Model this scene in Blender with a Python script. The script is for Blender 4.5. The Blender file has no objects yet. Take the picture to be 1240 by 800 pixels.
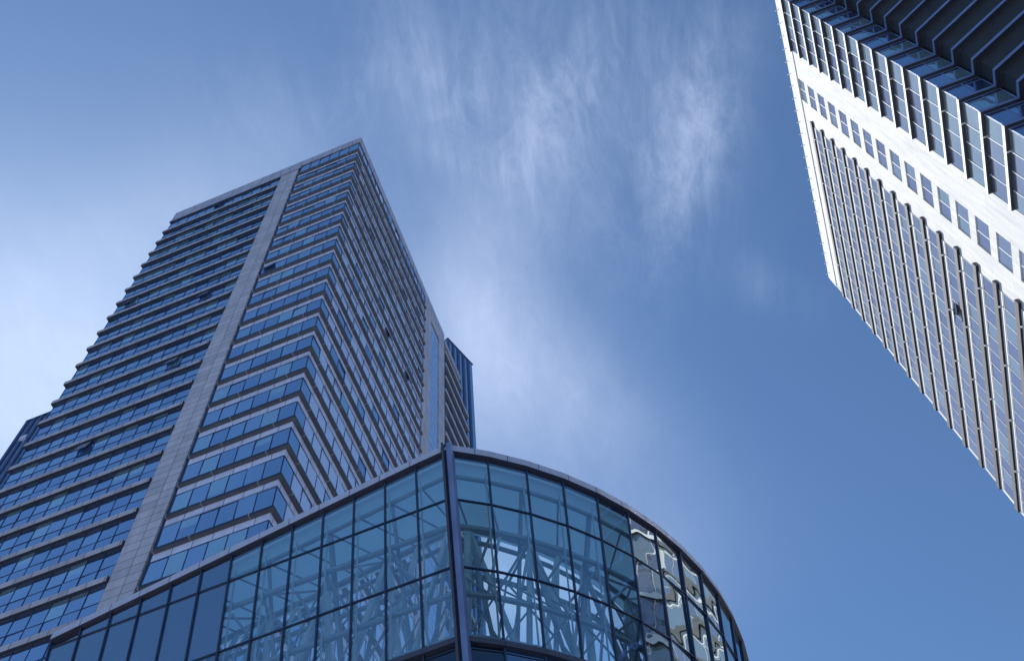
import bpy, math, random
from mathutils import Vector
random.seed(7)
S = bpy.context.scene
COL = S.collection
R = math.radians
EYE = 1.6                                  # eye height; every height below is metres above the eye, EYE is added on build

# ------------------------------------------------------------------ materials
def mat(name):
    m = bpy.data.materials.new(name); m.use_nodes = True
    nt = m.node_tree; nt.nodes.clear()
    out = nt.nodes.new('ShaderNodeOutputMaterial')
    return m, nt, out
def N(nt, t, **kw):
    n = nt.nodes.new(t)
    for k, v in kw.items():
        if k in n.inputs: n.inputs[k].default_value = v
        else: setattr(n, k, v)
    return n
def L(nt, a, b): nt.links.new(a, b)
def math_n(nt, op, a, b=None, c=None):
    n = nt.nodes.new('ShaderNodeMath'); n.operation = op
    for i, v in enumerate((a, b, c)):
        if v is None: continue
        if isinstance(v, (int, float)): n.inputs[i].default_value = v
        else: nt.links.new(v, n.inputs[i])
    return n.outputs[0]

def panel_mat(name, col, bw, bh, joint=.02, rough=.55, var=.12, jointcol=(.05, .05, .055), spec=.4, metallic=0.0, stain=.18):
    """cladding panels: joints from a brick pattern on the facade's metre UVs, tone per panel, faint streaks"""
    m, nt, out = mat(name)
    uv = N(nt, 'ShaderNodeUVMap')
    br = N(nt, 'ShaderNodeTexBrick', offset=0.0, squash=1.0)
    br.inputs['Scale'].default_value = 1.0
    br.inputs['Mortar Size'].default_value = joint
    br.inputs['Mortar Smooth'].default_value = .1
    br.inputs['Brick Width'].default_value = bw
    br.inputs['Row Height'].default_value = bh
    br.inputs['Bias'].default_value = 0
    c = Vector(col)
    br.inputs['Color1'].default_value = (*(c * (1 - var)), 1)
    br.inputs['Color2'].default_value = (*(c * (1 + var)), 1)
    br.inputs['Mortar'].default_value = (*jointcol, 1)
    L(nt, uv.outputs[0], br.inputs['Vector'])
    mp = N(nt, 'ShaderNodeMapping'); mp.inputs['Scale'].default_value = (1.6, .12, 1)
    L(nt, uv.outputs[0], mp.inputs[0])
    no = N(nt, 'ShaderNodeTexNoise', Scale=1.3, Detail=6.0, Roughness=.65)
    L(nt, mp.outputs[0], no.inputs['Vector'])
    rmp = N(nt, 'ShaderNodeMapRange'); rmp.inputs['From Min'].default_value = .3; rmp.inputs['From Max'].default_value = .75
    rmp.inputs['To Min'].default_value = 1 - stain; rmp.inputs['To Max'].default_value = 1 + stain * .4
    L(nt, no.outputs['Fac'], rmp.inputs[0])
    mx = N(nt, 'ShaderNodeVectorMath', operation='SCALE')
    L(nt, br.outputs['Color'], mx.inputs[0]); L(nt, rmp.outputs[0], mx.inputs['Scale'])
    b = N(nt, 'ShaderNodeBsdfPrincipled', Roughness=rough, Metallic=metallic)
    b.inputs['Specular IOR Level'].default_value = spec
    L(nt, mx.outputs[0], b.inputs['Base Color']); L(nt, b.outputs[0], out.inputs[0])
    return m

def plain_mat(name, col, rough=.5, metallic=0.0, spec=.5, var=.15, scale=.6):
    m, nt, out = mat(name)
    tc = N(nt, 'ShaderNodeTexCoord')
    no = N(nt, 'ShaderNodeTexNoise', Scale=scale, Detail=5.0, Roughness=.6)
    L(nt, tc.outputs['Object'], no.inputs['Vector'])
    rmp = N(nt, 'ShaderNodeMapRange'); rmp.inputs['From Min'].default_value = .3; rmp.inputs['From Max'].default_value = .7
    rmp.inputs['To Min'].default_value = 1 - var; rmp.inputs['To Max'].default_value = 1 + var
    L(nt, no.outputs['Fac'], rmp.inputs[0])
    mx = N(nt, 'ShaderNodeVectorMath', operation='SCALE'); mx.inputs[0].default_value = col
    L(nt, rmp.outputs[0], mx.inputs['Scale'])
    b = N(nt, 'ShaderNodeBsdfPrincipled', Roughness=rough, Metallic=metallic)
    b.inputs['Specular IOR Level'].default_value = spec
    L(nt, mx.outputs[0], b.inputs['Base Color']); L(nt, b.outputs[0], out.inputs[0])
    return m

def pane_mat(name, col, refl=.34, tint=(.62, .78, 1.0), wave=.004, rough=.02, wscale=.45):
    """coated opaque-backed window glass: dark room, blind or painted-in reflection behind a bluish mirror coat that rises at grazing angles"""
    m, nt, out = mat(name)
    tc = N(nt, 'ShaderNodeTexCoord')
    no = N(nt, 'ShaderNodeTexNoise', Scale=wscale, Detail=1.0)
    L(nt, tc.outputs['Object'], no.inputs['Vector'])
    bp = N(nt, 'ShaderNodeBump', Strength=1.0, Distance=wave * 10)
    L(nt, no.outputs['Fac'], bp.inputs['Height'])
    d = N(nt, 'ShaderNodeBsdfDiffuse'); d.inputs['Color'].default_value = (*col, 1)
    g = N(nt, 'ShaderNodeBsdfGlossy', Roughness=rough); g.inputs['Color'].default_value = (*tint, 1)
    L(nt, bp.outputs[0], g.inputs['Normal'])
    fr = N(nt, 'ShaderNodeFresnel', IOR=1.5)
    f = math_n(nt, 'MULTIPLY_ADD', fr.outputs[0], 1 - refl, refl * .88)
    mix = N(nt, 'ShaderNodeMixShader')
    L(nt, f, mix.inputs[0]); L(nt, d.outputs[0], mix.inputs[1]); L(nt, g.outputs[0], mix.inputs[2])
    L(nt, mix.outputs[0], out.inputs[0])
    return m

def clear_mat(name, trans=(.78, .97, 1.0), refl=.24, wave=.003):
    m, nt, out = mat(name)
    tc = N(nt, 'ShaderNodeTexCoord')
    no = N(nt, 'ShaderNodeTexNoise', Scale=.4, Detail=1.5)
    L(nt, tc.outputs['Object'], no.inputs['Vector'])
    bp = N(nt, 'ShaderNodeBump', Strength=1.0, Distance=wave * 10)
    L(nt, no.outputs['Fac'], bp.inputs['Height'])
    t = N(nt, 'ShaderNodeBsdfTransparent'); t.inputs['Color'].default_value = (*trans, 1)
    g = N(nt, 'ShaderNodeBsdfGlossy', Roughness=.01); g.inputs['Color'].default_value = (.66, .85, 1, 1)
    L(nt, bp.outputs[0], g.inputs['Normal'])
    fr = N(nt, 'ShaderNodeFresnel', IOR=1.55)
    f = math_n(nt, 'MULTIPLY_ADD', fr.outputs[0], 1 - refl, refl)
    mix = N(nt, 'ShaderNodeMixShader')
    L(nt, f, mix.inputs[0]); L(nt, t.outputs[0], mix.inputs[1]); L(nt, g.outputs[0], mix.inputs[2])
    L(nt, mix.outputs[0], out.inputs[0])
    return m

M = {}
M['stone'] = panel_mat('grey stone cladding', (.46, .45, .53), 1.65, .985, .025, .5)
M['fascia'] = panel_mat('grey stone fascia', (.42, .405, .47), 1.56, 4.0, .03, .5)
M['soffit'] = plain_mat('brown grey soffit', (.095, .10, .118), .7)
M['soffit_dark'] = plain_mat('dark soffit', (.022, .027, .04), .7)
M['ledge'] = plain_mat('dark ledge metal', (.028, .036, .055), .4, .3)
M['spandrel'] = panel_mat('pale lilac spandrel panel', (.62, .68, .92), 1.72, 5.0, .03, .25, .07, (.08, .1, .16), .6)
M['coping'] = panel_mat('grey coping', (.42, .43, .56), 1.7, 1.3, .03, .5)
M['frame'] = plain_mat('dark blue window frame', (.035, .055, .13), .4, .2)
M['glass_dark'] = pane_mat('dark blue window glass', (.025, .05, .13), .78, (.64, .82, 1.0))
M['glass_mid'] = pane_mat('blue window glass', (.06, .11, .24), .85, (.68, .86, 1.0))
M['glass_pale'] = pane_mat('window glass with a blind drawn', (.20, .33, .42), .75, (.70, .92, 1.0))
M['glass_painted_refl'] = pane_mat('window glass with painted pale reflection', (.60, .69, .94), .58, (.85, .93, 1.0))  # bright reflection painted into the base colour of the panes
M['glass_strip'] = pane_mat('pale stair glass', (.32, .44, .66), .5, (.7, .85, 1.0), .006)
M['fin'] = plain_mat('dark blue fin', (.03, .06, .15), .35, .2)
M['fin_glass'] = pane_mat('blue wing glass', (.14, .23, .42), .5, (.7, .88, 1.0), .01)
M['white'] = panel_mat('white stone cladding', (.66, .655, .645), .9, 3.95, .016, .75, .05, (.47, .47, .47), .08, 0, .22)
M['white_trim'] = plain_mat('white painted trim', (.68, .68, .68), .6, spec=.12, var=.05)
M['grey_fascia'] = panel_mat('grey aluminium fascia', (.13, .13, .135), 3.44, 9, .02, .65, spec=.08)
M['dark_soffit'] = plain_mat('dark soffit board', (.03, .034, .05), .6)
M['black_soffit'] = plain_mat('near black soffit', (.012, .012, .018), .7)  # even near-black underside of the grey fascia ledges
M['sun_glass'] = pane_mat('grey blue window glass', (.13, .145, .185), .36, (.9, .93, 1.0), .003)
M['sun_glass_pale'] = pane_mat('pale green window glass', (.19, .22, .24), .34, (.85, .95, 1.0), .003)
M['sun_glass_dark'] = pane_mat('lilac window glass', (.115, .12, .165), .36, (.86, .88, 1.0), .003)
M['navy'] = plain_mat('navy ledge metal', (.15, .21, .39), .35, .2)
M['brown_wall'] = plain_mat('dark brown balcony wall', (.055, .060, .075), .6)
M['steel'] = plain_mat('painted grey blue steel', (.36, .42, .50), .35, .0, .6)
M['pale_steel'] = plain_mat('pale painted steel', (.68, .74, .78), .3, .0, .6)
M['steel_dark'] = plain_mat('dark blue mullion metal', (.03, .05, .10), .35, .4)
M['roof_trim'] = panel_mat('lilac grey roof fascia', (.46, .48, .62), 1.55, 9, .02, .35, .05, (.06, .06, .09), .6)
def frosted(name, col):
    m, nt, out = mat(name); t = N(nt, 'ShaderNodeBsdfTranslucent'); t.inputs['Color'].default_value = (*col, 1)
    d = N(nt, 'ShaderNodeBsdfDiffuse'); d.inputs['Color'].default_value = (*col, 1); mx = N(nt, 'ShaderNodeMixShader'); mx.inputs[0].default_value = .3
    L(nt, t.outputs[0], mx.inputs[1]); L(nt, d.outputs[0], mx.inputs[2]); L(nt, mx.outputs[0], out.inputs[0]); return m
M['deck'] = frosted('frosted glass canopy', (.80, .93, .96))
M['clear'] = clear_mat('clear teal facade glass')
M['clear_dark_refl'] = clear_mat('facade glass dimmed as dark reflection', (.60, .74, .76), .03)  # weak gloss and dim tint imitate a dark building's reflection
M['mirror_glass'] = pane_mat('reflective dark teal glass', (.01, .03, .035), .80, (.86, .97, .97), .0012, .01, .5)
M['blue_panel'] = pane_mat('blue spandrel glass', (.01, .03, .085), .30, (.6, .8, 1.0), .003)
M['glass_black_refl'] = pane_mat('spandrel glass with painted dark reflection', (.004, .006, .012), .10, (.6, .8, 1.0), .003)  # near-black base paints in the dark tower's reflection below the sill
M['slate_panel'] = pane_mat('slate blue facade panel', (.045, .085, .16), .34, (.7, .86, 1.0), .002)
M['core'] = plain_mat('dark interior', (.02, .025, .035), .8)
M['paving'] = panel_mat('granite paving', (.38, .39, .42), .6, .6, .012, .6)
M['asphalt'] = plain_mat('concrete ground', (.26, .28, .32), .85, scale=8)
M['roof'] = plain_mat('roof gravel', (.2, .2, .2), .9, scale=4)

# ------------------------------------------------------------------ mesh helpers
class MB:
    def __init__(s): s.v, s.f, s.m, s.uv = [], [], [], []
    def face(s, pts, m=0, uvs=None):
        i = len(s.v); s.v += [tuple(p) for p in pts]; s.f.append(tuple(range(i, i + len(pts)))); s.m.append(m)
        s.uv.append(uvs or [(0, 0)] * len(pts))
    def prism(s, poly, z0, z1, m=0, mtop=None, mbot=None):
        """closed plan polygon (any order) extruded; per-edge running metres as UV"""
        a = sum(poly[i][0] * poly[(i + 1) % len(poly)][1] - poly[(i + 1) % len(poly)][0] * poly[i][1] for i in range(len(poly)))
        if a < 0: poly = poly[::-1]
        r = 0
        for i in range(len(poly)):
            p, q = poly[i], poly[(i + 1) % len(poly)]
            l = math.dist(p, q)
            s.face([(*p, z0), (*q, z0), (*q, z1), (*p, z1)], m, [(r, z0), (r + l, z0), (r + l, z1), (r, z1)]); r += l
        s.face([(*p, z1) for p in poly], m if mtop is None else mtop, [tuple(p) for p in poly])
        s.face([(*p, z0) for p in poly[::-1]], m if mbot is None else mbot, [tuple(p) for p in poly[::-1]])
    def box(s, fr, u0, u1, n0, n1, z0, z1, m=0, mbot=None):
        O, U, Nn = fr
        P = lambda u, n: (O[0] + U[0] * u + Nn[0] * n, O[1] + U[1] * u + Nn[1] * n)
        poly = [P(u0, n0), P(u1, n0), P(u1, n1), P(u0, n1)]
        c = [[(u0, n0), (u1, n0)], [(u1, n0), (u1, n1)], [(u1, n1), (u0, n1)], [(u0, n1), (u0, n0)]]
        flip = (U[0] * Nn[1] - U[1] * Nn[0]) * (u1 - u0) * (n1 - n0) < 0
        for e in c:
            a, b = e
            ua = a[0] + a[1]; ub = b[0] + b[1]
            pts = [(*P(*a), z0), (*P(*b), z0), (*P(*b), z1), (*P(*a), z1)]; uv = [(ua, z0), (ub, z0), (ub, z1), (ua, z1)]
            if flip: pts, uv = pts[::-1], uv[::-1]
            s.face(pts, m, uv)
        top = [(*p, z1) for p in poly]; bot = [(*p, z0) for p in poly[::-1]]
        if flip: top, bot = top[::-1], bot[::-1]
        ub = [(u0, n0), (u1, n0), (u1, n1), (u0, n1)]
        s.face(top, m, ub); s.face(bot, m if mbot is None else mbot, ub)
    def tube(s, a, b, r, m=0, n=8):
        a, b = Vector(a), Vector(b); d = (b - a).normalized()
        x = d.cross(Vector((0, 0, 1)) if abs(d.z) < .9 else Vector((1, 0, 0))).normalized(); y = d.cross(x)
        ra = [a + (x * math.cos(t) + y * math.sin(t)) * r for t in [2 * math.pi * k / n for k in range(n)]]
        rb = [p + (b - a) for p in ra]
        for k in range(n):
            l = (k + 1) % n; s.face([ra[k], ra[l], rb[l], rb[k]][::-1], m)
        s.face(ra, m); s.face(rb[::-1], m)
    def bar(s, a, b, w, d, nrm, m=0):
        """rectangular bar from a to b, width w across, depth d along nrm (from -d/2 to d/2)"""
        a, b = Vector(a), Vector(b); t = (b - a).normalized(); n = Vector(nrm); n = (n - t * n.dot(t)).normalized(); x = t.cross(n)
        q = [x * (-w / 2) + n * (-d / 2), x * (w / 2) + n * (-d / 2), x * (w / 2) + n * (d / 2), x * (-w / 2) + n * (d / 2)]
        A = [a + k for k in q]; B = [b + k for k in q]
        for k in range(4):
            l = (k + 1) % 4; s.face([A[k], B[k], B[l], A[l]][::-1], m)
        s.face(A[::-1], m); s.face(B, m)
    def build(s, name, mats, parent=None, label=None):
        me = bpy.data.meshes.new(name)
        z = parent_origin(parent)
        me.from_pydata([(x - z[0], y - z[1], zz + EYE - z[2]) for x, y, zz in s.v], [], s.f)
        ul = me.uv_layers.new(name='UVMap'); k = 0
        for fi, p in enumerate(me.polygons):
            p.material_index = s.m[fi]
            for q in s.uv[fi]: ul.data[k].uv = q; k += 1
        for m_ in mats: me.materials.append(M[m_])
        me.update()
        o = bpy.data.objects.new(name, me); COL.objects.link(o)
        if parent is not None: o.parent = parent
        if label: o['label'] = label
        return o
def parent_origin(p):
    v = Vector((0, 0, 0))
    while p is not None: v += p.location; p = p.parent
    return v
def thing(name, label, cat, loc, group=None):
    o = bpy.data.objects.new(name, None); COL.objects.link(o); o.location = loc
    o['label'] = label; o['category'] = cat
    if group: o['group'] = group
    return o

def nrm_r(a, b):
    l = math.dist(a, b); return ((b[1] - a[1]) / l, -(b[0] - a[0]) / l)
def offset(poly, d):
    """open polyline moved to its right-hand (outward) side, mitred"""
    out = []
    for i, p in enumerate(poly):
        if i == 0: n = nrm_r(poly[0], poly[1]); out.append((p[0] + n[0] * d, p[1] + n[1] * d)); continue
        if i == len(poly) - 1: n = nrm_r(poly[-2], p); out.append((p[0] + n[0] * d, p[1] + n[1] * d)); continue
        a, b = nrm_r(poly[i - 1], p), nrm_r(p, poly[i + 1])
        k = d / (1 + a[0] * b[0] + a[1] * b[1])
        out.append((p[0] + (a[0] + b[0]) * k, p[1] + (a[1] + b[1]) * k))
    return out
def band(mb, poly, d0, d1, z0, z1, m=0, mbot=None):
    """solid strip along a polyline between two outward offsets"""
    A, B = offset(poly, d0), offset(poly, d1); r = 0
    for i in range(len(poly) - 1):
        l = math.dist(poly[i], poly[i + 1]); uv = [(r, z0), (r + l, z0), (r + l, z1), (r, z1)]
        mb.face([(*B[i], z0), (*B[i + 1], z0), (*B[i + 1], z1), (*B[i], z1)], m, uv)
        mb.face([(*A[i + 1], z0), (*A[i], z0), (*A[i], z1), (*A[i + 1], z1)], m, uv)
        u2 = [(r, d0), (r + l, d0), (r + l, d1), (r, d1)]
        mb.face([(*A[i], z1), (*A[i + 1], z1), (*B[i + 1], z1), (*B[i], z1)][::-1], m, u2[::-1])
        mb.face([(*A[i], z0), (*A[i + 1], z0), (*B[i + 1], z0), (*B[i], z0)], m if mbot is None else mbot, u2)
        r += l
    for k, sgn in ((0, 1), (-1, -1)):
        q = [(*A[k], z0), (*B[k], z0), (*B[k], z1), (*A[k], z1)]; mb.face(q[::sgn], m)
def split(a, b, pitch):
    n = max(1, round(math.dist(a, b) / pitch))
    return [(a[0] + (b[0] - a[0]) * i / n, a[1] + (b[1] - a[1]) * i / n) for i in range(n + 1)]
def panes(mb, poly, pitch, z0, z1, pick, jit=.012, d=0.0, blind=None):
    """one glass face per pane, each leaning a hair differently"""
    for a, b in zip(poly, poly[1:]):
        pts = split(a, b, pitch); n = nrm_r(a, b)
        for p, q in zip(pts, pts[1:]):
            w = math.dist(p, q); j = random.gauss(0, jit) * w / 2; k = random.gauss(0, jit) * (z1 - z0) / 2
            f = lambda e, t: (e[0] + n[0] * (d + t), e[1] + n[1] * (d + t))
            quad = lambda a0, a1, m_: mb.face([(*f(p, j + k * (1 - 2 * a0)), z0 + (z1 - z0) * a0), (*f(q, -j + k * (1 - 2 * a0)), z0 + (z1 - z0) * a0), (*f(q, -j + k * (1 - 2 * a1)), z0 + (z1 - z0) * a1), (*f(p, j + k * (1 - 2 * a1)), z0 + (z1 - z0) * a1)], m_, [(0, z0), (w, z0), (w, z1), (0, z1)])
            if blind and random.random() < blind[0]:
                c = random.choice((.35, .5, .62, .75)); quad(0, c, pick()); quad(c, 1, blind[1])       # blind drawn part of the way
            else: quad(0, 1, pick())
def muntins(mb, poly, pitch, z0, z1, w=.05, d0=-.04, d1=.045, m=0, sill=True, rails=()):
    for a, b in zip(poly, poly[1:]):
        pts = split(a, b, pitch); l = math.dist(a, b); U = ((b[0] - a[0]) / l, (b[1] - a[1]) / l); fr = (a, U, nrm_r(a, b))
        for p in pts:
            u = math.dist(a, p); u0 = max(0, u - w / 2); u1 = min(l, u + w / 2)
            mb.box(fr, u0, u1, d0, d1, z0, z1, m)
        if sill:
            for zz in (z0, z1 - w): mb.box(fr, 0, l, d0, d1 - .006, zz, zz + w, m)
        for zz in rails: mb.box(fr, 0, l, d0, d1 - .006, zz, zz + w, m)
def vary(weights):
    r = random.random() * sum(weights)
    for i, w in enumerate(weights):
        r -= w
        if r <= 0: return i
    return 0

# ------------------------------------------------------------------ setting
def sheet(name, pts, z, m):
    mb = MB(); mb.face([(x, y, z - EYE) for x, y in pts], 0, [tuple(p) for p in pts])
    o = mb.build(name, [m]); o['kind'] = 'structure'; return o
sheet('ground', [(-2500, -2500), (2500, -2500), (2500, 2500), (-2500, 2500)], 0, 'asphalt')
mb = MB(); mb.prism([(-70, -14), (75, -14), (75, 140), (-70, 140)], -EYE + .004, -EYE + .14, 0)
pl = mb.build('pavement', ['paving']); pl['kind'] = 'structure'

# ------------------------------------------------------------------ west tower
C = (-19.39, 43.92); Ld = (-.9668, .2556); Rd = (.2011, .9796); nL = (-.2556, -.9668); nR = (.9796, -.2011)
PL = lambda u, n=0: (C[0] + Ld[0] * u + nL[0] * n, C[1] + Ld[1] * u + nL[1] * n)
PR = lambda u, n=0: (C[0] + Rd[0] * u + nR[0] * n, C[1] + Rd[1] * u + nR[1] * n)
FL = (C, Ld, nL); FR = (C, Rd, nR)
PER = 3.97; ROOF = 146.7
T1 = thing('office_tower', 'tall grey shaded tower behind the glass pavilion, dark ledges wrapping its corner', 'office tower', (-34, 66, 0))
def part(mb, name, mats, parent=T1, label=None): return mb.build(name, mats, parent, label)

# solid body behind the glazing
mb = MB()
body = [PL(32.0, -.25), (PL(.25, -.25)[0] + .2, PL(.25, -.25)[1] + .2), PR(37.0, -.25), (PR(37, -.25)[0] - 31, PR(37, -.25)[1] + 8)]
body.insert(0, (body[0][0] + Rd[0] * 30, body[0][1] + Rd[1] * 30)); body = body[:1] + body[1:]
cin = (C[0] - nL[0] * .25 - nR[0] * .25, C[1] - nL[1] * .25 - nR[1] * .25)
body[2] = cin
mb.prism(body, -EYE + .14, ROOF - 1.2, 0, 1); part(mb, 'tower_body', ['core', 'roof'])
# stone pilaster with a recessed dark slot beside it
mb = MB(); mb.box(FL, 10.2, 13.1, -.25, .10, -EYE + .14, 144.4, 0); part(mb, 'stone_pilaster', ['stone'])
mb = MB(); mb.box(FL, 9.84, 10.2, -.25, -.10, -EYE + .14, 144.2, 0); part(mb, 'shadow_joint', ['frame'])
# parapet: stone on the long left part, coping over the corner bay
mb = MB(); mb.box(FL, 9.85, 32.3, -.25, .155, 143.3, ROOF, 0, 1); mb.box(FL, 13.14, 32.4, -.2, .25, 142.75, 143.29, 0, 1); part(mb, 'parapet', ['coping', 'soffit_dark'])
mb = MB(); band(mb, [PL(9.84), PL(0), PR(37.2)], -.25, .16, 144.5, ROOF, 0, 0); part(mb, 'parapet', ['coping'])
# right end piers and the pale stair strip between them
mb = MB(); mb.box(FR, 28.25, 31.0, -.25, .12, -EYE + .14, 144.5, 0); part(mb, 'stone_pier', ['stone'])
mb = MB(); mb.box(FR, 34.8, 37.2, -.25, .12, -EYE + .14, 144.5, 0); part(mb, 'stone_pier', ['stone'])
mb = MB()
for k in range(70):
    z0 = 1 + k * 2.05
    if z0 + 2.05 > 141: break
    panes(mb, [PR(31.0), PR(34.8)], 1.27, z0, z0 + 2.0, lambda: 0, .006, -.02)
st = part(mb, 'stair_glazing', ['glass_strip'])
mb = MB()
for k in range(70):
    z0 = 1 + k * 2.05
    if z0 + 2.05 > 141: break
    mb.box(FR, 31.0, 34.8, -.06, .0, z0 - .05, z0, 0)
part(mb, 'frame', ['spandrel'], st)
mb = MB(); mb.box(FR, 31.0, 34.8, -.25, .10, 141, 144.5, 0); part(mb, 'stone_pier', ['stone'])

corner = [PL(9.84), PL(0), PR(28.25)]
LE2 = (PL(32.12)[0] + Rd[0] * 28, PL(32.12)[1] + Rd[1] * 28)
left = [LE2, PL(32.1), PL(13.1)]
def left_end(d): return [PL(32.4), PL(13.12)]
wl = [5, 5, 1.3]
def floor_mood():
    r = random.random()
    return [6, 4, .4] if r < .35 else ([3, 5, 1.2] if r < .75 else [2, 4, 3])
nfl = 0
for k in range(-17, 20):
    # corner bay: soffit level zs of the ledge; lilac panel beneath, glass beneath that down to the next ledge
    zs = 64.65 + PER * k
    if zs < 0: continue
    w = floor_mood()
    mb = MB(); band(mb, corner, -.1, .36, zs, zs + .30, 0, 1)
    for a, b in ((corner[0], corner[1]), (corner[1], corner[2])):                    # joint covers across the ledge
        l = math.dist(a, b); U = ((b[0] - a[0]) / l, (b[1] - a[1]) / l); fr = (a, U, nrm_r(a, b)); u = 1.64
        if a == corner[0]: js = [.12, l - 1.64, l - 6.6]
        else: js = [1.72 + 5.16 * q for q in range(6)]
        for u in js:
            if 0 < u < l: mb.box(fr, u - .03, u + .03, .0, .37, zs - .012, zs + .31, 2)
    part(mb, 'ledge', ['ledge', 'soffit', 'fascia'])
    mb = MB(); band(mb, corner, -.1, -.005, zs - .85, zs, 0); part(mb, 'spandrel_panel', ['spandrel'])
    mb = MB(); panes(mb, [PL(9.84), PL(1.68)], 1.63, zs - PER + .3, zs - .85, lambda: vary(w), blind=(.13, 2))
    panes(mb, [PL(1.68), PL(0)], 1.63, zs - PER + .3, zs - .85, lambda: 0, .004)
    panes(mb, [PR(0), PR(1.72)], 1.72, zs - PER + .3, zs - .85, lambda: 1, .004)
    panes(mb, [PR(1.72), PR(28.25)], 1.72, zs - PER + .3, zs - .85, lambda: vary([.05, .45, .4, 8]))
    win = part(mb, 'ribbon_window', ['glass_dark', 'glass_mid', 'glass_pale', 'glass_painted_refl'])
    mb = MB(); muntins(mb, [PL(9.84), PL(0)], 1.63, zs - PER + .3, zs - .85); muntins(mb, [PR(0.02), PR(28.25)], 1.72, zs - PER + .3, zs - .85)
    part(mb, 'frame', ['frame'], win)
    # long left part: tall stone fascia standing proud, deep dark soffit, glass with a low spandrel light
    zl = zs - 1.55
    if zl > 142: continue
    w = floor_mood()
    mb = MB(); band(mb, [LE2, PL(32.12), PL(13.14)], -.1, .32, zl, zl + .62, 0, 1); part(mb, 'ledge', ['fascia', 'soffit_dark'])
    mb = MB(); panes(mb, left, 1.58, zl - 1.86, zl, lambda: vary(w), blind=(.13, 2)); panes(mb, left, 1.58, zl - PER + .62, zl - 1.86, lambda: 0)
    win = part(mb, 'ribbon_window', ['glass_dark', 'glass_mid', 'glass_pale'])
    mb = MB(); muntins(mb, left, 1.58, zl - PER + .62, zl, .045, rails=(zl - 1.92,)); part(mb, 'frame', ['frame'], win)
# top row of corner bay above the highest ledge
zt = 64.65 + PER * 19 + .3
mb = MB(); panes(mb, corner, 1.68, zt, 144.5, lambda: 1); win = part(mb, 'ribbon_window', ['glass_dark', 'glass_mid', 'glass_pale'])
mb = MB(); muntins(mb, corner, 1.68, zt, 144.5, .06); part(mb, 'frame', ['frame'], win)

zq = 64.65 + PER * 19 - 1.55 + .62
mb = MB(); panes(mb, left, 1.58, zq, 142.74, lambda: vary([3, 6, 1])); win = part(mb, 'ribbon_window', ['glass_dark', 'glass_mid', 'glass_pale'])
mb = MB(); muntins(mb, left, 1.58, zq, 142.74, .045); part(mb, 'frame', ['frame'], win)

# opened top-hung windows
def open_window(fr, u, ztop, w=1.5, h=1.35, ang=14):
    O, U, Nn = fr; a = R(ang)
    P = lambda uu, s, t=0: (O[0] + U[0] * uu + Nn[0] * (.07 + s * math.sin(a) + t * math.cos(a)), O[1] + U[1] * uu + Nn[1] * (.07 + s * math.sin(a) + t * math.cos(a)), ztop - s * math.cos(a) + t * math.sin(a))
    mb = MB()
    mb.face([P(u, 0, .02), P(u + w, 0, .02), P(u + w, h, .02), P(u, h, .02)], 0)
    mb.face([P(u, 0, -.02), P(u, h, -.02), P(u + w, h, -.02), P(u + w, 0, -.02)], 0)
    for e, t_ in (((P(u, 0), P(u, h)), .05), ((P(u + w, 0), P(u + w, h)), .07), ((P(u, h), P(u + w, h)), .14), ((P(u, 0), P(u + w, 0)), .05)): mb.bar(e[0], e[1], t_, .07, Nn + (0,), 1)
    return mb
def lvl_left(z): k = round((z - 63.1) / PER); return 63.1 + PER * k
def lvl_right(z): k = round((z - 63.8) / PER); return 63.8 + PER * k
for u, z in ((23.0, 142.0), (16.7, 106.9), (16.7, 90.4), (23.1, 78.5), (29.6, 114.6)):
    part(open_window(FL, u, lvl_left(z) - .05), 'open_window', ['glass_painted_refl', 'frame', 'core'], T1, 'top-hung window swung open')
for u, z in ((15.2, 113), (22.2, 111.5)):
    part(open_window(FR, u, lvl_right(z) - .05, 1.4, 1.5, 15), 'open_window', ['glass_dark', 'frame', 'core'], T1, 'top-hung window swung open')
part(open_window(FL, 8.2, lvl_right(105.5) - .05, 1.5, 1.5, 14), 'open_window', ['glass_painted_refl', 'frame', 'core'], T1, 'top-hung window swung open')

# set-back rear bay with its own ledges (right of the piers)
mb = MB(); mb.prism([PR(37.1, -.25), PR(44.8, -.25), PR(44.8, -9), PR(37.1, -9)], 139.2, 144.3, 0, 1); mb.prism([PR(37.1, -.25), PR(48.0, -.25), PR(48.0, -9), PR(37.1, -9)], -EYE + .14, 139.2, 0, 1); part(mb, 'rear_bay_body', ['core', 'roof'])
mb = MB(); mb.box(FR, 37.2, 45, -.25, .3, 143.4, 144.6, 0); part(mb, 'parapet', ['coping'])
for k in range(-2, 20):
    zs = 64.65 + PER * k; e = 45.0 if zs > 138.5 else 48.2
    mb = MB(); mb.box(FR, 37.2, e + .25, -.1, .42, zs, zs + .95, 0, 1); part(mb, 'ledge', ['fascia', 'soffit'])
    mb = MB(); panes(mb, [PR(37.2), PR(e)], 1.72, zs - PER + .95, zs, lambda: vary([2, 5, 1])); win = part(mb, 'ribbon_window', ['glass_dark', 'glass_mid', 'glass_pale'])
    mb = MB(); muntins(mb, [PR(37.2), PR(e)], 1.72, zs - PER + .95, zs, .06); part(mb, 'frame', ['frame'], win)

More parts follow.
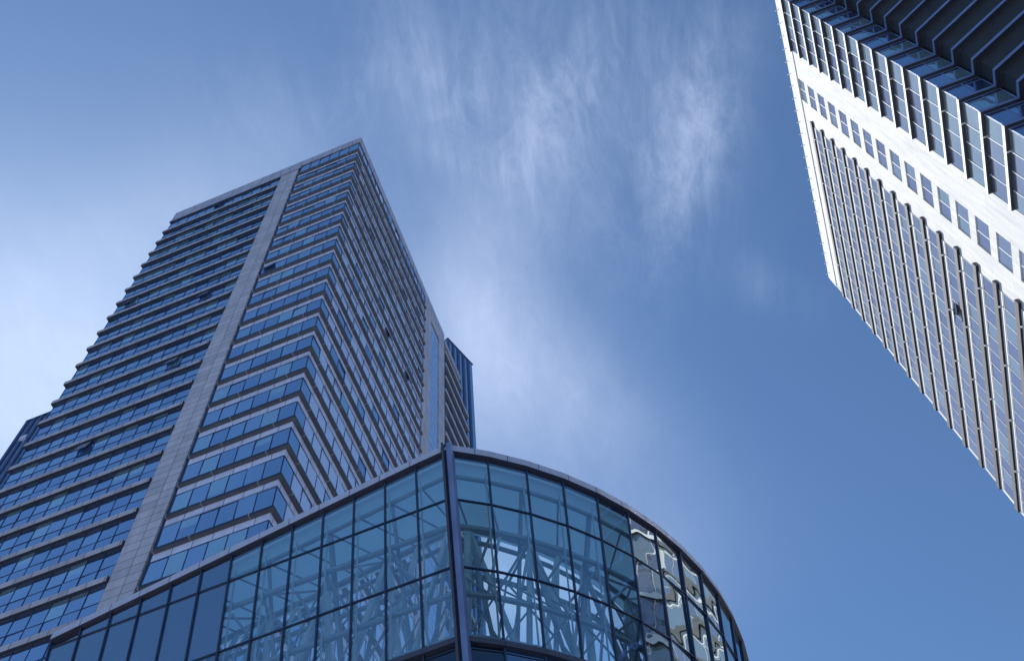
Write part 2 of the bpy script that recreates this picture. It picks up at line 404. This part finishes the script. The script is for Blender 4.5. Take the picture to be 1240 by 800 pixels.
# blue finned wings: rear core on the right, low wing on the far left
def wing(a, b, z0, z1, back, pitch, label, first=0.0):
    l = math.dist(a, b); U = ((b[0] - a[0]) / l, (b[1] - a[1]) / l); n = nrm_r(a, b); fr = (a, U, n)
    mb = MB(); mb.prism([a, b, back[0], back[1]], z0, z1, 0, 1)
    w = part(mb, 'finned_wing', ['fin_glass', 'roof'], T1, label)
    k = 0
    while first + k * pitch < l + .01:
        u = first + k * pitch; mb = MB(); mb.box(fr, u - .2 * pitch, u + .2 * pitch, .004, .16, z0, z1, 0); mb.build('fin', ['fin'], w); k += 1
    mb = MB(); mb.box(fr, -.1, l + .2, -.6, .17, z1 + .004, z1 + .2, 0); mb.build('coping', ['fin'], w)
    return w, fr, l
a, b = (-12.35, 88.6), (-8.55, 94.95)
w1, f1, l1 = wing(a, b, 60, 160, [(-16, 104), (-26, 96)], 1.50, 'tall blue finned wing at the rear', .1)
# right return of the tall wing, seen edge on
mb = MB()
a, b = (-57.9, 56.0), (-50.0, 54.6)
a = (-.5947 * 95, .5915 * 95); b = (a[0] + .9668 * 7.6, a[1] - .2556 * 7.6)
w2, f2, l2 = wing(a, b, -EYE + .14, 95, [(b[0] + 4, b[1] + 16), (a[0] + 4, a[1] + 16)], 1.0, 'low blue finned wing at the far end', .12)
mb = MB(); mb.box(f2, 1.1, 1.9, -.1, .34, 90.4, 91.1, 0); mb.build('bracket', ['spandrel'], w2)

# ------------------------------------------------------------------ east tower (sunlit)
A = (42.336, 29.286); W = (.20946, .97782); nW = (-.97782, .20946)
FW = (A, W, nW); PW = lambda u, n=0: (A[0] + W[0] * u + nW[0] * n, A[1] + W[1] * u + nW[1] * n)
ROOF2 = 136.4; P2 = 3.95; U0 = -1.0; UE = 45.0
T2 = thing('office_tower', 'sunlit white stone tower at the right, its stepped side in dark shade', 'office tower', (62, 48, 0))
K = PW(U0)
zig = [K, (K[0] + 3.25, K[1] - .78), (K[0] + 2.92, K[1] - 2.32), (K[0] + 8.6, K[1] - 7.25), (K[0] + 20, K[1] - 9.9)]
inn = offset([PW(UE), K] + zig[1:], -.3)
wall2 = offset([K] + zig[1:], 0)
MIT = offset([PW(6.5)] + zig, .34)[1]
def mitre_band(mb, z0, z1):
    o_ = offset([PW(6.5)] + zig, .34)[1:]; i_ = [zig[0]] + offset(zig, -.1)[1:]
    for q in range(len(zig) - 1): mb.prism([i_[q], o_[q], o_[q + 1], i_[q + 1]], z0, z1, 0, mbot=1)
part2 = lambda mb, name, mats, label=None: mb.build(name, mats, T2, label)
BASE = -EYE + .14
mb = MB(); mb.prism(inn + [(zig[-1][0] + 9, zig[-1][1] + 42), (PW(UE)[0] + 24, PW(UE)[1] - 5)], BASE, 133.5, 0, 1); part2(mb, 'tower_body', ['core', 'roof'])
mb = MB(); mb.box(FW, -.25, UE + .3, -.3, .12, 132.9, ROOF2, 0); part2(mb, 'parapet', ['white'])
mb = MB(); band(mb, [PW(-.26)] + zig[0:], -.3, .1, 133.4, 135.4, 0); part2(mb, 'parapet', ['navy'])
for q in range(24):
    mb = MB(); mb.box(FW, 1.2 + q * 1.87, 1.28 + q * 1.87, .12, .5, ROOF2 - .5, ROOF2 - .38, 0); part2(mb, 'roof_bracket', ['white_trim'])
# stone between the glazing columns
mb = MB(); mb.box(FW, 6.45, 10.38, -.3, 0, BASE, 132.9, 0); part2(mb, 'stone_pier', ['white'])
mb = MB(); mb.box(FW, 13.6, 16.75, -.3, 0, BASE, 132.9, 0); part2(mb, 'stone_pier', ['white'])
mb = MB(); mb.box(FW, 44.85, UE + .25, -.3, .05, BASE, 132.9, 0); part2(mb, 'stone_pier', ['white'])
gl = ['sun_glass', 'sun_glass_pale', 'sun_glass_dark']
for k in range(-3, 31):
    s = 121.0 - P2 * k
    if s - P2 < 1: break
    # corner ribbon
    cr = [PW(6.45), K]
    mb = MB(); mb.prism([PW(U0), MIT, PW(6.5, .34), PW(6.5, -.1)], s, s + .45, 0, mbot=1)
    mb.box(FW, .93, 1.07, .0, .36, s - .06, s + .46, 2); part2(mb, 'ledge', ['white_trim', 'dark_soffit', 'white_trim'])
    w = random.choice(([5, 3, 1], [2, 5, 1], [3, 2, 4]))
    mb = MB(); panes(mb, [PW(6.45), PW(1.0)], 1.81, s - P2 + .45, s, lambda: vary(w)); panes(mb, [PW(1.0), PW(U0)], 2.0, s - P2 + .45, s, lambda: 1)
    win = part2(mb, 'ribbon_window', gl)
    mb = MB(); muntins(mb, [PW(6.45), PW(1.0)], 1.81, s - P2 + .45, s, .06, sill=False); muntins(mb, [PW(1.0), PW(U0)], 2, s - P2 + .45, s, .07, sill=False)
    mb.box(FW, U0, 6.45, -.04, .04, s - P2 + .45, s - P2 + .54, 0); mb.build('frame', ['white_trim'], win)
    # small two-pane window in the stone
    if k >= -3:
        if k > -3: mb = MB(); mb.box(FW, 10.38, 13.6, -.3, 0, s, s + P2 - 2.62, 0); part2(mb, 'stone_infill', ['white'])
        mb = MB(); panes(mb, [PW(13.6), PW(10.38)], 1.61, s - 2.62, s, lambda: vary([3, 2, 3]), .012, -.12); win = part2(mb, 'small_window', gl)
        mb = MB(); muntins(mb, [PW(13.6), PW(10.38)], 1.61, s - 2.62, s, .08, -.16, -.08); mb.build('frame', ['white_trim'], win)
    # long ribbon
    sl = s + .3
    if sl >= 132: mb = MB(); mb.box(FW, 16.75, 44.85, -.3, 0, sl - P2 + .12, 132.9, 0); part2(mb, 'stone_infill', ['white'])
    else:
        mb = MB(); mb.box(FW, 16.05, 45.25, -.1, .30, sl, sl + .72, 0, 1)
        for q in range(4): mb.box(FW, 18.5 + q * 6.9, 18.6 + q * 6.9, .0, .29, sl - .25, sl + .63, 2)
        part2(mb, 'ledge', ['grey_fascia', 'black_soffit', 'white_trim'])
        mb = MB(); mb.box(FW, 16.75, 44.85, -.2, .08, sl - .55, sl - .002, 0); part2(mb, 'spandrel_panel', ['white_trim'])
        w = random.choice(([5, 1, 3], [5, 2, 3], [3, 3, 4]))
        mb = MB(); panes(mb, [PW(44.85), PW(16.75)], 1.72, sl - P2 + .72, sl - .55, lambda: vary(w)); win = part2(mb, 'ribbon_window', gl)
        mb = MB(); muntins(mb, [PW(44.85), PW(16.75)], 1.72, sl - P2 + .72, sl - .62, .055, rails=()); mb.build('frame', ['white_trim'], win)
    # shaded stepped side
    if s > 45:
        mb = MB(); mitre_band(mb, s, s + .45)
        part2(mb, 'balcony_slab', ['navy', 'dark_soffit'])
        mb = MB(); panes(mb, zig[:2], 1.65, s - P2 + .45, s - .7, lambda: vary([3, 3, 3]), .02); panes(mb, zig[:2], 3.3, s - .7, s, lambda: 2)
        win = part2(mb, 'ribbon_window', ['glass_mid', 'glass_pale', 'glass_dark'])
        mb = MB(); muntins(mb, zig[:2], 1.65, s - P2 + .45, s, .08, rails=(s - .7,)); mb.build('frame', ['navy'], win)
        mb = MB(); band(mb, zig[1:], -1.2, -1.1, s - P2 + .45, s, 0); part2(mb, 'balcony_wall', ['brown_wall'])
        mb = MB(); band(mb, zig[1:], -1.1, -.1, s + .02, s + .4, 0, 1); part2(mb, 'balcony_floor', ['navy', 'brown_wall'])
part2(open_window(FW, 24.0, 88.4, 1.5, 1.5, 30), 'open_window', ['sun_glass_pale', 'frame', 'core'], 'top-hung window swung open')

# ------------------------------------------------------------------ glass pavilion
G = 36.0
T3 = thing('glass_pavilion', 'curved leaning glass pavilion with steel truss inside, in front of the grey tower', 'pavilion', (-4, 36, 0))
part3 = lambda mb, name, mats, label=None: mb.build(name, mats, T3, label)
ct, cb = Vector((-.10225, .71518, 1.0)), Vector((-.09435, .75832, .72385))
def cor(z): t = (z - cb.z) / (ct.z - cb.z); p = cb + (ct - cb) * t; return Vector((p.x, p.y))
LV = Vector((-.9615, .2747)); NIN = Vector((.2747, .9615))
NLp, NRp, PITCH = 13, 18, .0432
def step(z): return .0455 + (.0525 - .0455) * (z - .724) / .276
TH0, DTH = 20.5, 5.35
def skin(j, z, off=0.0):
    """point on the glass skin: j<0 along the straight left wall, j>0 round the curve; off = metres inward"""
    off /= G
    if j <= 0:
        p = cor(z) + LV * (-j * PITCH) + NIN * off
        if j == 0:
            n2 = Vector((-math.sin(R(TH0)), math.cos(R(TH0)))); k = off / (1 + NIN.dot(n2)); p = cor(z) + (NIN + n2) * k
        return Vector((p.x * G, p.y * G, z * G))
    p = cor(z); l = step(z); jj = 0
    for i in range(int(j)):
        t = R(TH0 + DTH * i); p = p + Vector((math.cos(t), math.sin(t))) * l
    t = R(TH0 + DTH * (j - .5)); p = p + Vector((-math.sin(t), math.cos(t))) * off
    return Vector((p.x * G, p.y * G, z * G))
def ztop(j): return 1.004 - .122 * (-j * PITCH) if j < 0 else 1.003
ROW = [.9195, .8195, .724]
LOW = [.724, .61, .50, .39, .28, .17, .0]
def inward(j, z): return (skin(j, z, 1.0) - skin(j, z, 0)).normalized()
def mk(j): return 'slate_panel' if j <= -8 else 'mirror_glass' if 5 <= j < 10 else ('blue_panel' if j >= 10 else 'clear')
for j in range(-NLp, NRp):
    zt0, zt1 = ztop(j) - .012, ztop(j + 1) - .012
    for r in range(3):
        a0, a1 = (zt0, zt1) if r == 0 else (ROW[r - 1], ROW[r - 1]); b = ROW[r]
        if min(a0, a1) < b + .004: continue
        o = Vector((random.gauss(0, .006), random.gauss(0, .006), 0)) * (1 if mk(j) != 'mirror_glass' else 2.5)
        mb = MB(); q = [skin(j, b), skin(j + 1, b), skin(j + 1, a1), skin(j, a0)]; n = inward(j, b)
        if mk(j) == 'clear' or j < 0:
            mb.face(q, 0); part3(mb, 'glass_panel', ['clear_dark_refl' if j == 0 and r > 0 else ('clear' if r == 2 and j < 0 else mk(j))]); continue
        # heat-strengthened panes: each bows a little and sits a little askew, so its reflection bends
        amp = random.uniform(-.007, .007) if j < 10 else .003; tx, ty = (random.gauss(0, .010), random.gauss(0, .008)) if j < 10 else (0, 0); nx, ny = 10, 16
        if j == 6: tx += .045
        w_ = (q[1] - q[0]).length; h_ = (q[3] - q[0]).length; vs_ = []
        for y in range(ny + 1):
            for x in range(nx + 1):
                s_, t_ = x / nx, y / ny
                p = (q[0] * (1 - s_) + q[1] * s_) * (1 - t_) + (q[3] * (1 - s_) + q[2] * s_) * t_
                a_ = amp * (1 - (2 * s_ - 1) ** 2) * (1 - (2 * t_ - 1) ** 2) + amp * .35 * math.sin(t_ * 9 + j * 2 + r) * math.sin(s_ * math.pi)
                vs_.append(p + n * (a_ + tx * w_ * (s_ - .5) + ty * h_ * (t_ - .5)))
        me = bpy.data.meshes.new('glass_panel'); g0 = parent_origin(T3)
        me.from_pydata([(v_.x - g0.x, v_.y - g0.y, v_.z + EYE - g0.z) for v_ in vs_], [], [(y * (nx + 1) + x, y * (nx + 1) + x + 1, (y + 1) * (nx + 1) + x + 1, (y + 1) * (nx + 1) + x) for y in range(ny) for x in range(nx)])
        for p_ in me.polygons: p_.use_smooth = True
        me.materials.append(M[mk(j)]); ob = bpy.data.objects.new('glass_panel', me); COL.objects.link(ob); ob.parent = T3
for r in range(len(LOW) - 1):
    mb = MB()
    for j in range(-NLp, NRp):
        mb.face([skin(j, LOW[r + 1]), skin(j + 1, LOW[r + 1]), skin(j + 1, LOW[r] - .002), skin(j, LOW[r] - .002)], 1 if j in (-1, 0) or (r == 0 and j in (-2, -3, -4)) else 0)
    part3(mb, 'spandrel_glazing', ['blue_panel', 'glass_black_refl'])
for j in range(-NLp, NRp + 1):
    if j == 0: continue
    mb = MB(); n = -inward(min(j, NRp), .8)
    mb.bar(skin(j, .0) + n * .03, skin(j, ztop(j) - .004) + n * .03, .07, .11, n, 0); part3(mb, 'mullion', ['steel_dark'])
for z in ROW + LOW[1:-1]:
    mb = MB()
    for j in range(-NLp, NRp):
        if z > min(ztop(j), ztop(j + 1)) - .01: continue
        n = -inward(j, z); h = .07 if z != .724 else .26
        mb.bar(skin(j, z) + n * .02, skin(j + 1, z) + n * .02, .09 if z != .724 else .30, h, Vector((0, 0, 1)), 0)
    part3(mb, 'transom' if z != .724 else 'sill_beam', ['steel_dark' if z != .724 else 'roof_trim'])
# corner post: two members with a slot between
mb = MB(); n = -(NIN.to_3d()); mb.bar(skin(0, 0) + Vector((-.13, -.12, 0)), skin(0, 1.008) + Vector((-.13, -.12, 0)), .10, .34, n, 0)
mb.bar(skin(0, 0) + Vector((.16, -.10, 0)), skin(0, 1.008) + Vector((.16, -.10, 0)), .24, .34, n, 1)
mb.bar(skin(0, 0) + Vector((.0, -.02, 0)), skin(0, 1.008) + Vector((.0, -.02, 0)), .22, .26, n, 2); part3(mb, 'corner_post', ['roof_trim', 'navy', 'steel_dark'])
# roof edge fascia and the roof strip behind it
mb = MB(); r = 0
for j in range(-NLp, NRp):
    a, b = skin(j, ztop(j)), skin(j + 1, ztop(j + 1)); na, nb = -inward(j, 1), -inward(j + 1, 1); l = (b - a).length
    up = Vector((0, 0, .44)); a0, b0 = a + na * .16, b + nb * .16; ai, bi = a - na * .3, b - nb * .3
    uv = [(r, 0), (r + l, 0), (r + l, .5), (r, .5)]
    mb.face([a0 - up * .55, b0 - up * .55, b0 + up * .45, a0 + up * .45], 0, uv); mb.face([a0 + up * .45, b0 + up * .45, bi + up * .45, ai + up * .45], 0)
    mb.face([ai - up * .55, bi - up * .55, b0 - up * .55, a0 - up * .55], 0); mb.face([bi - up * .55, ai - up * .55, ai + up * .45, bi + up * .45], 0); r += l
part3(mb, 'roof_fascia', ['roof_trim'])
DEP = 4.3
mb = MB()
for j in range(-NLp, NRp):
    q = []
    for jj, d in ((j, .32), (j + 1, .32), (j + 1, DEP), (j, DEP)): q.append(skin(jj, ztop(jj) - .004, d))
    mb.face([p - Vector((0, 0, .25)) for p in q][::-1], 0); mb.face(q, 0)
    mb.face([q[2], q[3], q[3] - Vector((0, 0, .25)), q[2] - Vector((0, 0, .25))][::-1], 0)
part3(mb, 'roof_deck', ['deck', 'roof'])
# floor of the double wall, closed back and end walls
ring = [skin(j, .724) for j in range(-NLp, NRp + 1)]
backs = [Vector((12, 58, 0)), Vector((-9, 56, 0)), Vector((-15, 38.5, 0)), Vector((-22, 39.5, 0))]
mb = MB(); mb.face([(p.x, p.y, .722 * G) for p in ring + backs], 0); mb.face([(p.x, p.y, .715 * G) for p in ring + backs][::-1], 0); part3(mb, 'floor_slab', ['core'])
mb = MB(); seq = [ring[-1]] + backs + [ring[0]]
for a, b in zip(seq, seq[1:]):
    mb.face([(a.x, a.y, BASE), (b.x, b.y, BASE), (b.x, b.y, .722 * G), (a.x, a.y, .722 * G)], 0)
part3(mb, 'back_wall', ['blue_panel'])
mb = MB(); jl = -NLp
mb.face([skin(jl, .0), skin(jl, .93), skin(jl, .93, 4.2), skin(jl, .0, 4.2)], 0); mb.bar(skin(jl, 0, .6), skin(jl, .935, .6), .10, .16, NIN.to_3d(), 1)
part3(mb, 'end_wall', ['blue_panel', 'steel_dark'])

# steel space truss behind the glass
def zt(j, f): return min(f, ztop(j) - .028)
mats = ['steel']
for j in range(-7, 5):
    if j: mb = MB(); mb.tube(skin(j, .724, .42), skin(j, ztop(j) - .02, .42), .045, 0, 6); part3(mb, 'glint_rod', ['pale_steel'])  # added pale rods imitating bright glints along the mullions
for f, d, rad in ((.985, .55, .11), (.896, .6, .13), (.80, .6, .13), (.745, .6, .10), (.975, 3.4, .15), (.89, 3.0, .12), (.785, 2.8, .14), (.982, 4.1, .12)):
    mb = MB(); jm = 10
    for j in range(-NLp, jm): mb.tube(skin(j, zt(j, f), d), skin(j + 1, zt(j + 1, f), d), rad, 0)
    part3(mb, 'truss_chord', mats)
for j in range(-9, 9):
    if j % 2 == 0:
        base = skin(j, .724, 1.5); big = .24 if j % 4 == 0 else .17
        for dj in (-1, 1):
            mb = MB(); mb.tube(base, skin(j + dj, zt(j + dj, .975), 3.4), big * .8, 0, 10); part3(mb, 'raking_column', ['pale_steel'])
        mb = MB(); mb.tube(skin(j, .724, 2.9), skin(j, zt(j, .985), .7), big * .55, 0, 10); part3(mb, 'raking_column', mats)
    else:
        mb = MB(); mb.tube(skin(j, .724, .8), skin(j, zt(j, .975), 3.4), .10, 0); part3(mb, 'raking_column', mats)
def brace(a, b, r=.055):
    mb = MB(); mb.tube(a, b, r, 0, 6); part3(mb, 'truss_brace', mats if r < .07 else ['pale_steel'])
for j in range(-9, 9):
    s_ = 1 if j % 2 else -1
    a, b = (j, j + 1) if s_ > 0 else (j + 1, j)
    brace(skin(a, .745, .6), skin(b, .80, 2.8))
    brace(skin(a, .80, .6), skin(b, .89, .6 if j % 3 else 3.0), .06)
    brace(skin(b, zt(b, .896), .6), skin(a, zt(a, .975), 3.4), .06)
    brace(skin(a, .745, .6), skin(b, zt(b, .89), 3.0), .05)
    brace(skin(j, zt(j, .885), .6), skin(j, zt(j, .885), 3.0), .07)
    brace(skin(j, .735, .6), skin(j + 1, .80, .6), .045); brace(skin(j + 1, .735, 2.7), skin(j, .785, 2.8), .05)
    brace(skin(j, .80, 2.8), skin(j + 1, zt(j + 1, .975), 3.4), .075 if j % 3 else .12); brace(skin(j + 1, .80, .6), skin(j, zt(j, .89), 3.0), .045)
    brace(skin(j + .0, zt(j, .985), .55), skin(j + 1, zt(j + 1, .975), 3.4), .05)
    if j % 3 == 0: brace(skin(j, .724, 2.2), skin(j + 1, zt(j + 1, .975), 3.4), .13); brace(skin(j + 1, .724, 3.6), skin(j, zt(j, .975), 3.4), .10)

# ------------------------------------------------------------------ light, sky, camera
AZ, EL = -42.0, 52.0
sd = Vector((math.sin(R(AZ)) * math.cos(R(EL)), math.cos(R(AZ)) * math.cos(R(EL)), math.sin(R(EL))))
sun = bpy.data.lights.new('sun', 'SUN'); sun.energy = 4.0; sun.angle = R(.5); sun.color = (1, .97, .93)
so = bpy.data.objects.new('sun', sun); COL.objects.link(so); so.rotation_euler = sd.to_track_quat('Z', 'Y').to_euler(); so.location = (-80, 90, 250)

w = bpy.data.worlds.new('World'); S.world = w; w.use_nodes = True
nt = w.node_tree; nt.nodes.clear(); out = nt.nodes.new('ShaderNodeOutputWorld')
sky = nt.nodes.new('ShaderNodeTexSky'); sky.sky_type = 'NISHITA'; sky.sun_disc = False
sky.sun_elevation = R(EL); sky.sun_rotation = R(AZ); sky.air_density = 1.0; sky.dust_density = .30; sky.ozone_density = 2.0; sky.altitude = 60
tc = nt.nodes.new('ShaderNodeTexCoord')
sep = nt.nodes.new('ShaderNodeSeparateXYZ'); L(nt, tc.outputs['Generated'], sep.inputs[0])
zc = math_n(nt, 'MAXIMUM', sep.outputs[2], .05)
hx = math_n(nt, 'DIVIDE', sep.outputs[0], zc); hy = math_n(nt, 'DIVIDE', sep.outputs[1], zc)
cv = nt.nodes.new('ShaderNodeCombineXYZ'); L(nt, hx, cv.inputs[0]); L(nt, hy, cv.inputs[1])
# cirrus on a flat layer overhead: soft patches broken up by stretched, warped noise
def blob(cx, cy, rx, ry, ang, amp):
    mp = nt.nodes.new('ShaderNodeMapping'); mp.vector_type = 'TEXTURE'
    mp.inputs['Location'].default_value = (cx, cy, 0); mp.inputs['Rotation'].default_value = (0, 0, R(ang)); mp.inputs['Scale'].default_value = (rx, ry, 1)
    L(nt, cv.outputs[0], mp.inputs[0])
    d = nt.nodes.new('ShaderNodeVectorMath'); d.operation = 'DOT_PRODUCT'; L(nt, mp.outputs[0], d.inputs[0]); L(nt, mp.outputs[0], d.inputs[1])
    e = math_n(nt, 'EXPONENT', math_n(nt, 'MULTIPLY', d.outputs['Value'], -1.0))
    return math_n(nt, 'MULTIPLY', e, amp)
BLOBS = [(.222, .36, .13, .042, 107, .95), (.19, .30, .09, .06, 100, .4), (.10, .265, .10, .036, 125, .65), (.06, .28, .20, .12, 60, .38),
         (-.027, .262, .055, .05, 0, .5), (-.015, .345, .05, .018, 30, .6), (.05, .37, .12, .07, 60, .25), (-.218, .263, .10, .06, 30, .22),
         (.317, .546, .06, .03, 40, .3), (-.09, .21, .08, .05, 120, .3)]
VEILS = [(.03, .62, .18, .085, 49, .65), (-.04, .53, .075, .19, 15, .55), (.00, .70, .10, .09, 60, .35), (-.56, .54, .17, .20, 0, 1.0), (-.33, .36, .14, .07, -20, .45), (.10, .33, .18, .16, 0, .12), (-.05, .95, .22, .14, 0, .9)]
def total(bs):
    t_ = None
    for b_ in bs:
        o_ = blob(*b_); t_ = o_ if t_ is None else math_n(nt, 'ADD', t_, o_)
    return t_
tot, totv = total(BLOBS), total(VEILS)
def noise(scale, stretch, ang, detail, dist, rough=.6):
    mp = nt.nodes.new('ShaderNodeMapping'); mp.inputs['Rotation'].default_value = (0, 0, R(ang)); mp.inputs['Scale'].default_value = stretch
    L(nt, cv.outputs[0], mp.inputs[0])
    n_ = nt.nodes.new('ShaderNodeTexNoise'); n_.inputs['Scale'].default_value = scale; n_.inputs['Detail'].default_value = detail
    n_.inputs['Roughness'].default_value = rough; n_.inputs['Distortion'].default_value = dist; L(nt, mp.outputs[0], n_.inputs['Vector'])
    return n_.outputs['Fac']
n1 = noise(11, (1.0, .30, 1), 30, 12, .9, .68)
n2 = noise(4.2, (1, .7, 1), -10, 6, .4)
n3 = noise(26, (1.0, .40, 1), 42, 10, 1.2, .72)
def smooth(f, a, b):
    m_ = nt.nodes.new('ShaderNodeMapRange'); m_.interpolation_type = 'SMOOTHSTEP'; L(nt, f, m_.inputs[0])
    m_.inputs['From Min'].default_value = a; m_.inputs['From Max'].default_value = b; return m_.outputs[0]
streak, soft, fine = smooth(n1, .38, .80), smooth(n2, .25, .75), smooth(n3, .35, .8)
mod = math_n(nt, 'ADD', math_n(nt, 'MULTIPLY', streak, .8), math_n(nt, 'MULTIPLY_ADD', soft, .22, math_n(nt, 'MULTIPLY', fine, .38)))
modv = math_n(nt, 'ADD', math_n(nt, 'MULTIPLY_ADD', soft, .40, .42), math_n(nt, 'MULTIPLY', fine, .14))
dens = math_n(nt, 'ADD', math_n(nt, 'MULTIPLY', math_n(nt, 'MULTIPLY', tot, mod), .66), math_n(nt, 'MULTIPLY', totv, modv))
dens = math_n(nt, 'MULTIPLY', math_n(nt, 'MINIMUM', dens, .95), .55)
mixc = nt.nodes.new('ShaderNodeMix'); mixc.data_type = 'RGBA'
tintn = nt.nodes.new('ShaderNodeVectorMath'); tintn.operation = 'MULTIPLY'; tintn.inputs[1].default_value = (.66, .85, 1.0)
L(nt, sky.outputs[0], tintn.inputs[0])
L(nt, dens, mixc.inputs[0]); L(nt, tintn.outputs[0], mixc.inputs[6]); mixc.inputs[7].default_value = (6.8, 7.8, 10.0, 1)
bg = nt.nodes.new('ShaderNodeBackground'); bg.inputs['Strength'].default_value = .084
L(nt, mixc.outputs[2], bg.inputs['Color']); L(nt, bg.outputs[0], out.inputs[0])

cam = bpy.data.cameras.new('camera'); cam.sensor_width = 36; cam.lens = 1165 / 1240 * 36; cam.clip_end = 6000; cam.clip_start = .1
co = bpy.data.objects.new('camera', cam); COL.objects.link(co); S.camera = co
# horizon basis from the zenith's place in the picture
upc = Vector((-85, -640, 1165)).normalized(); fw = Vector((0, 0, 1)); yw = (fw - upc * fw.dot(upc)).normalized(); xw = yw.cross(upc) * -1
if xw.x < 0: xw = -xw
from mathutils import Matrix
cx = Vector((xw.x, yw.x, upc.x)); cy = -Vector((xw.y, yw.y, upc.y)); cz = -Vector((xw.z, yw.z, upc.z))
co.matrix_world = Matrix(((cx.x, cy.x, cz.x, 0), (cx.y, cy.y, cz.y, 0), (cx.z, cy.z, cz.z, EYE), (0, 0, 0, 1)))

S.render.engine = 'CYCLES'
S.cycles.max_bounces = 8; S.cycles.transparent_max_bounces = 12; S.cycles.glossy_bounces = 4
vs = S.view_settings; vs.view_transform = 'Standard'; vs.look = 'None'; vs.exposure = 0.7; vs.gamma = 1
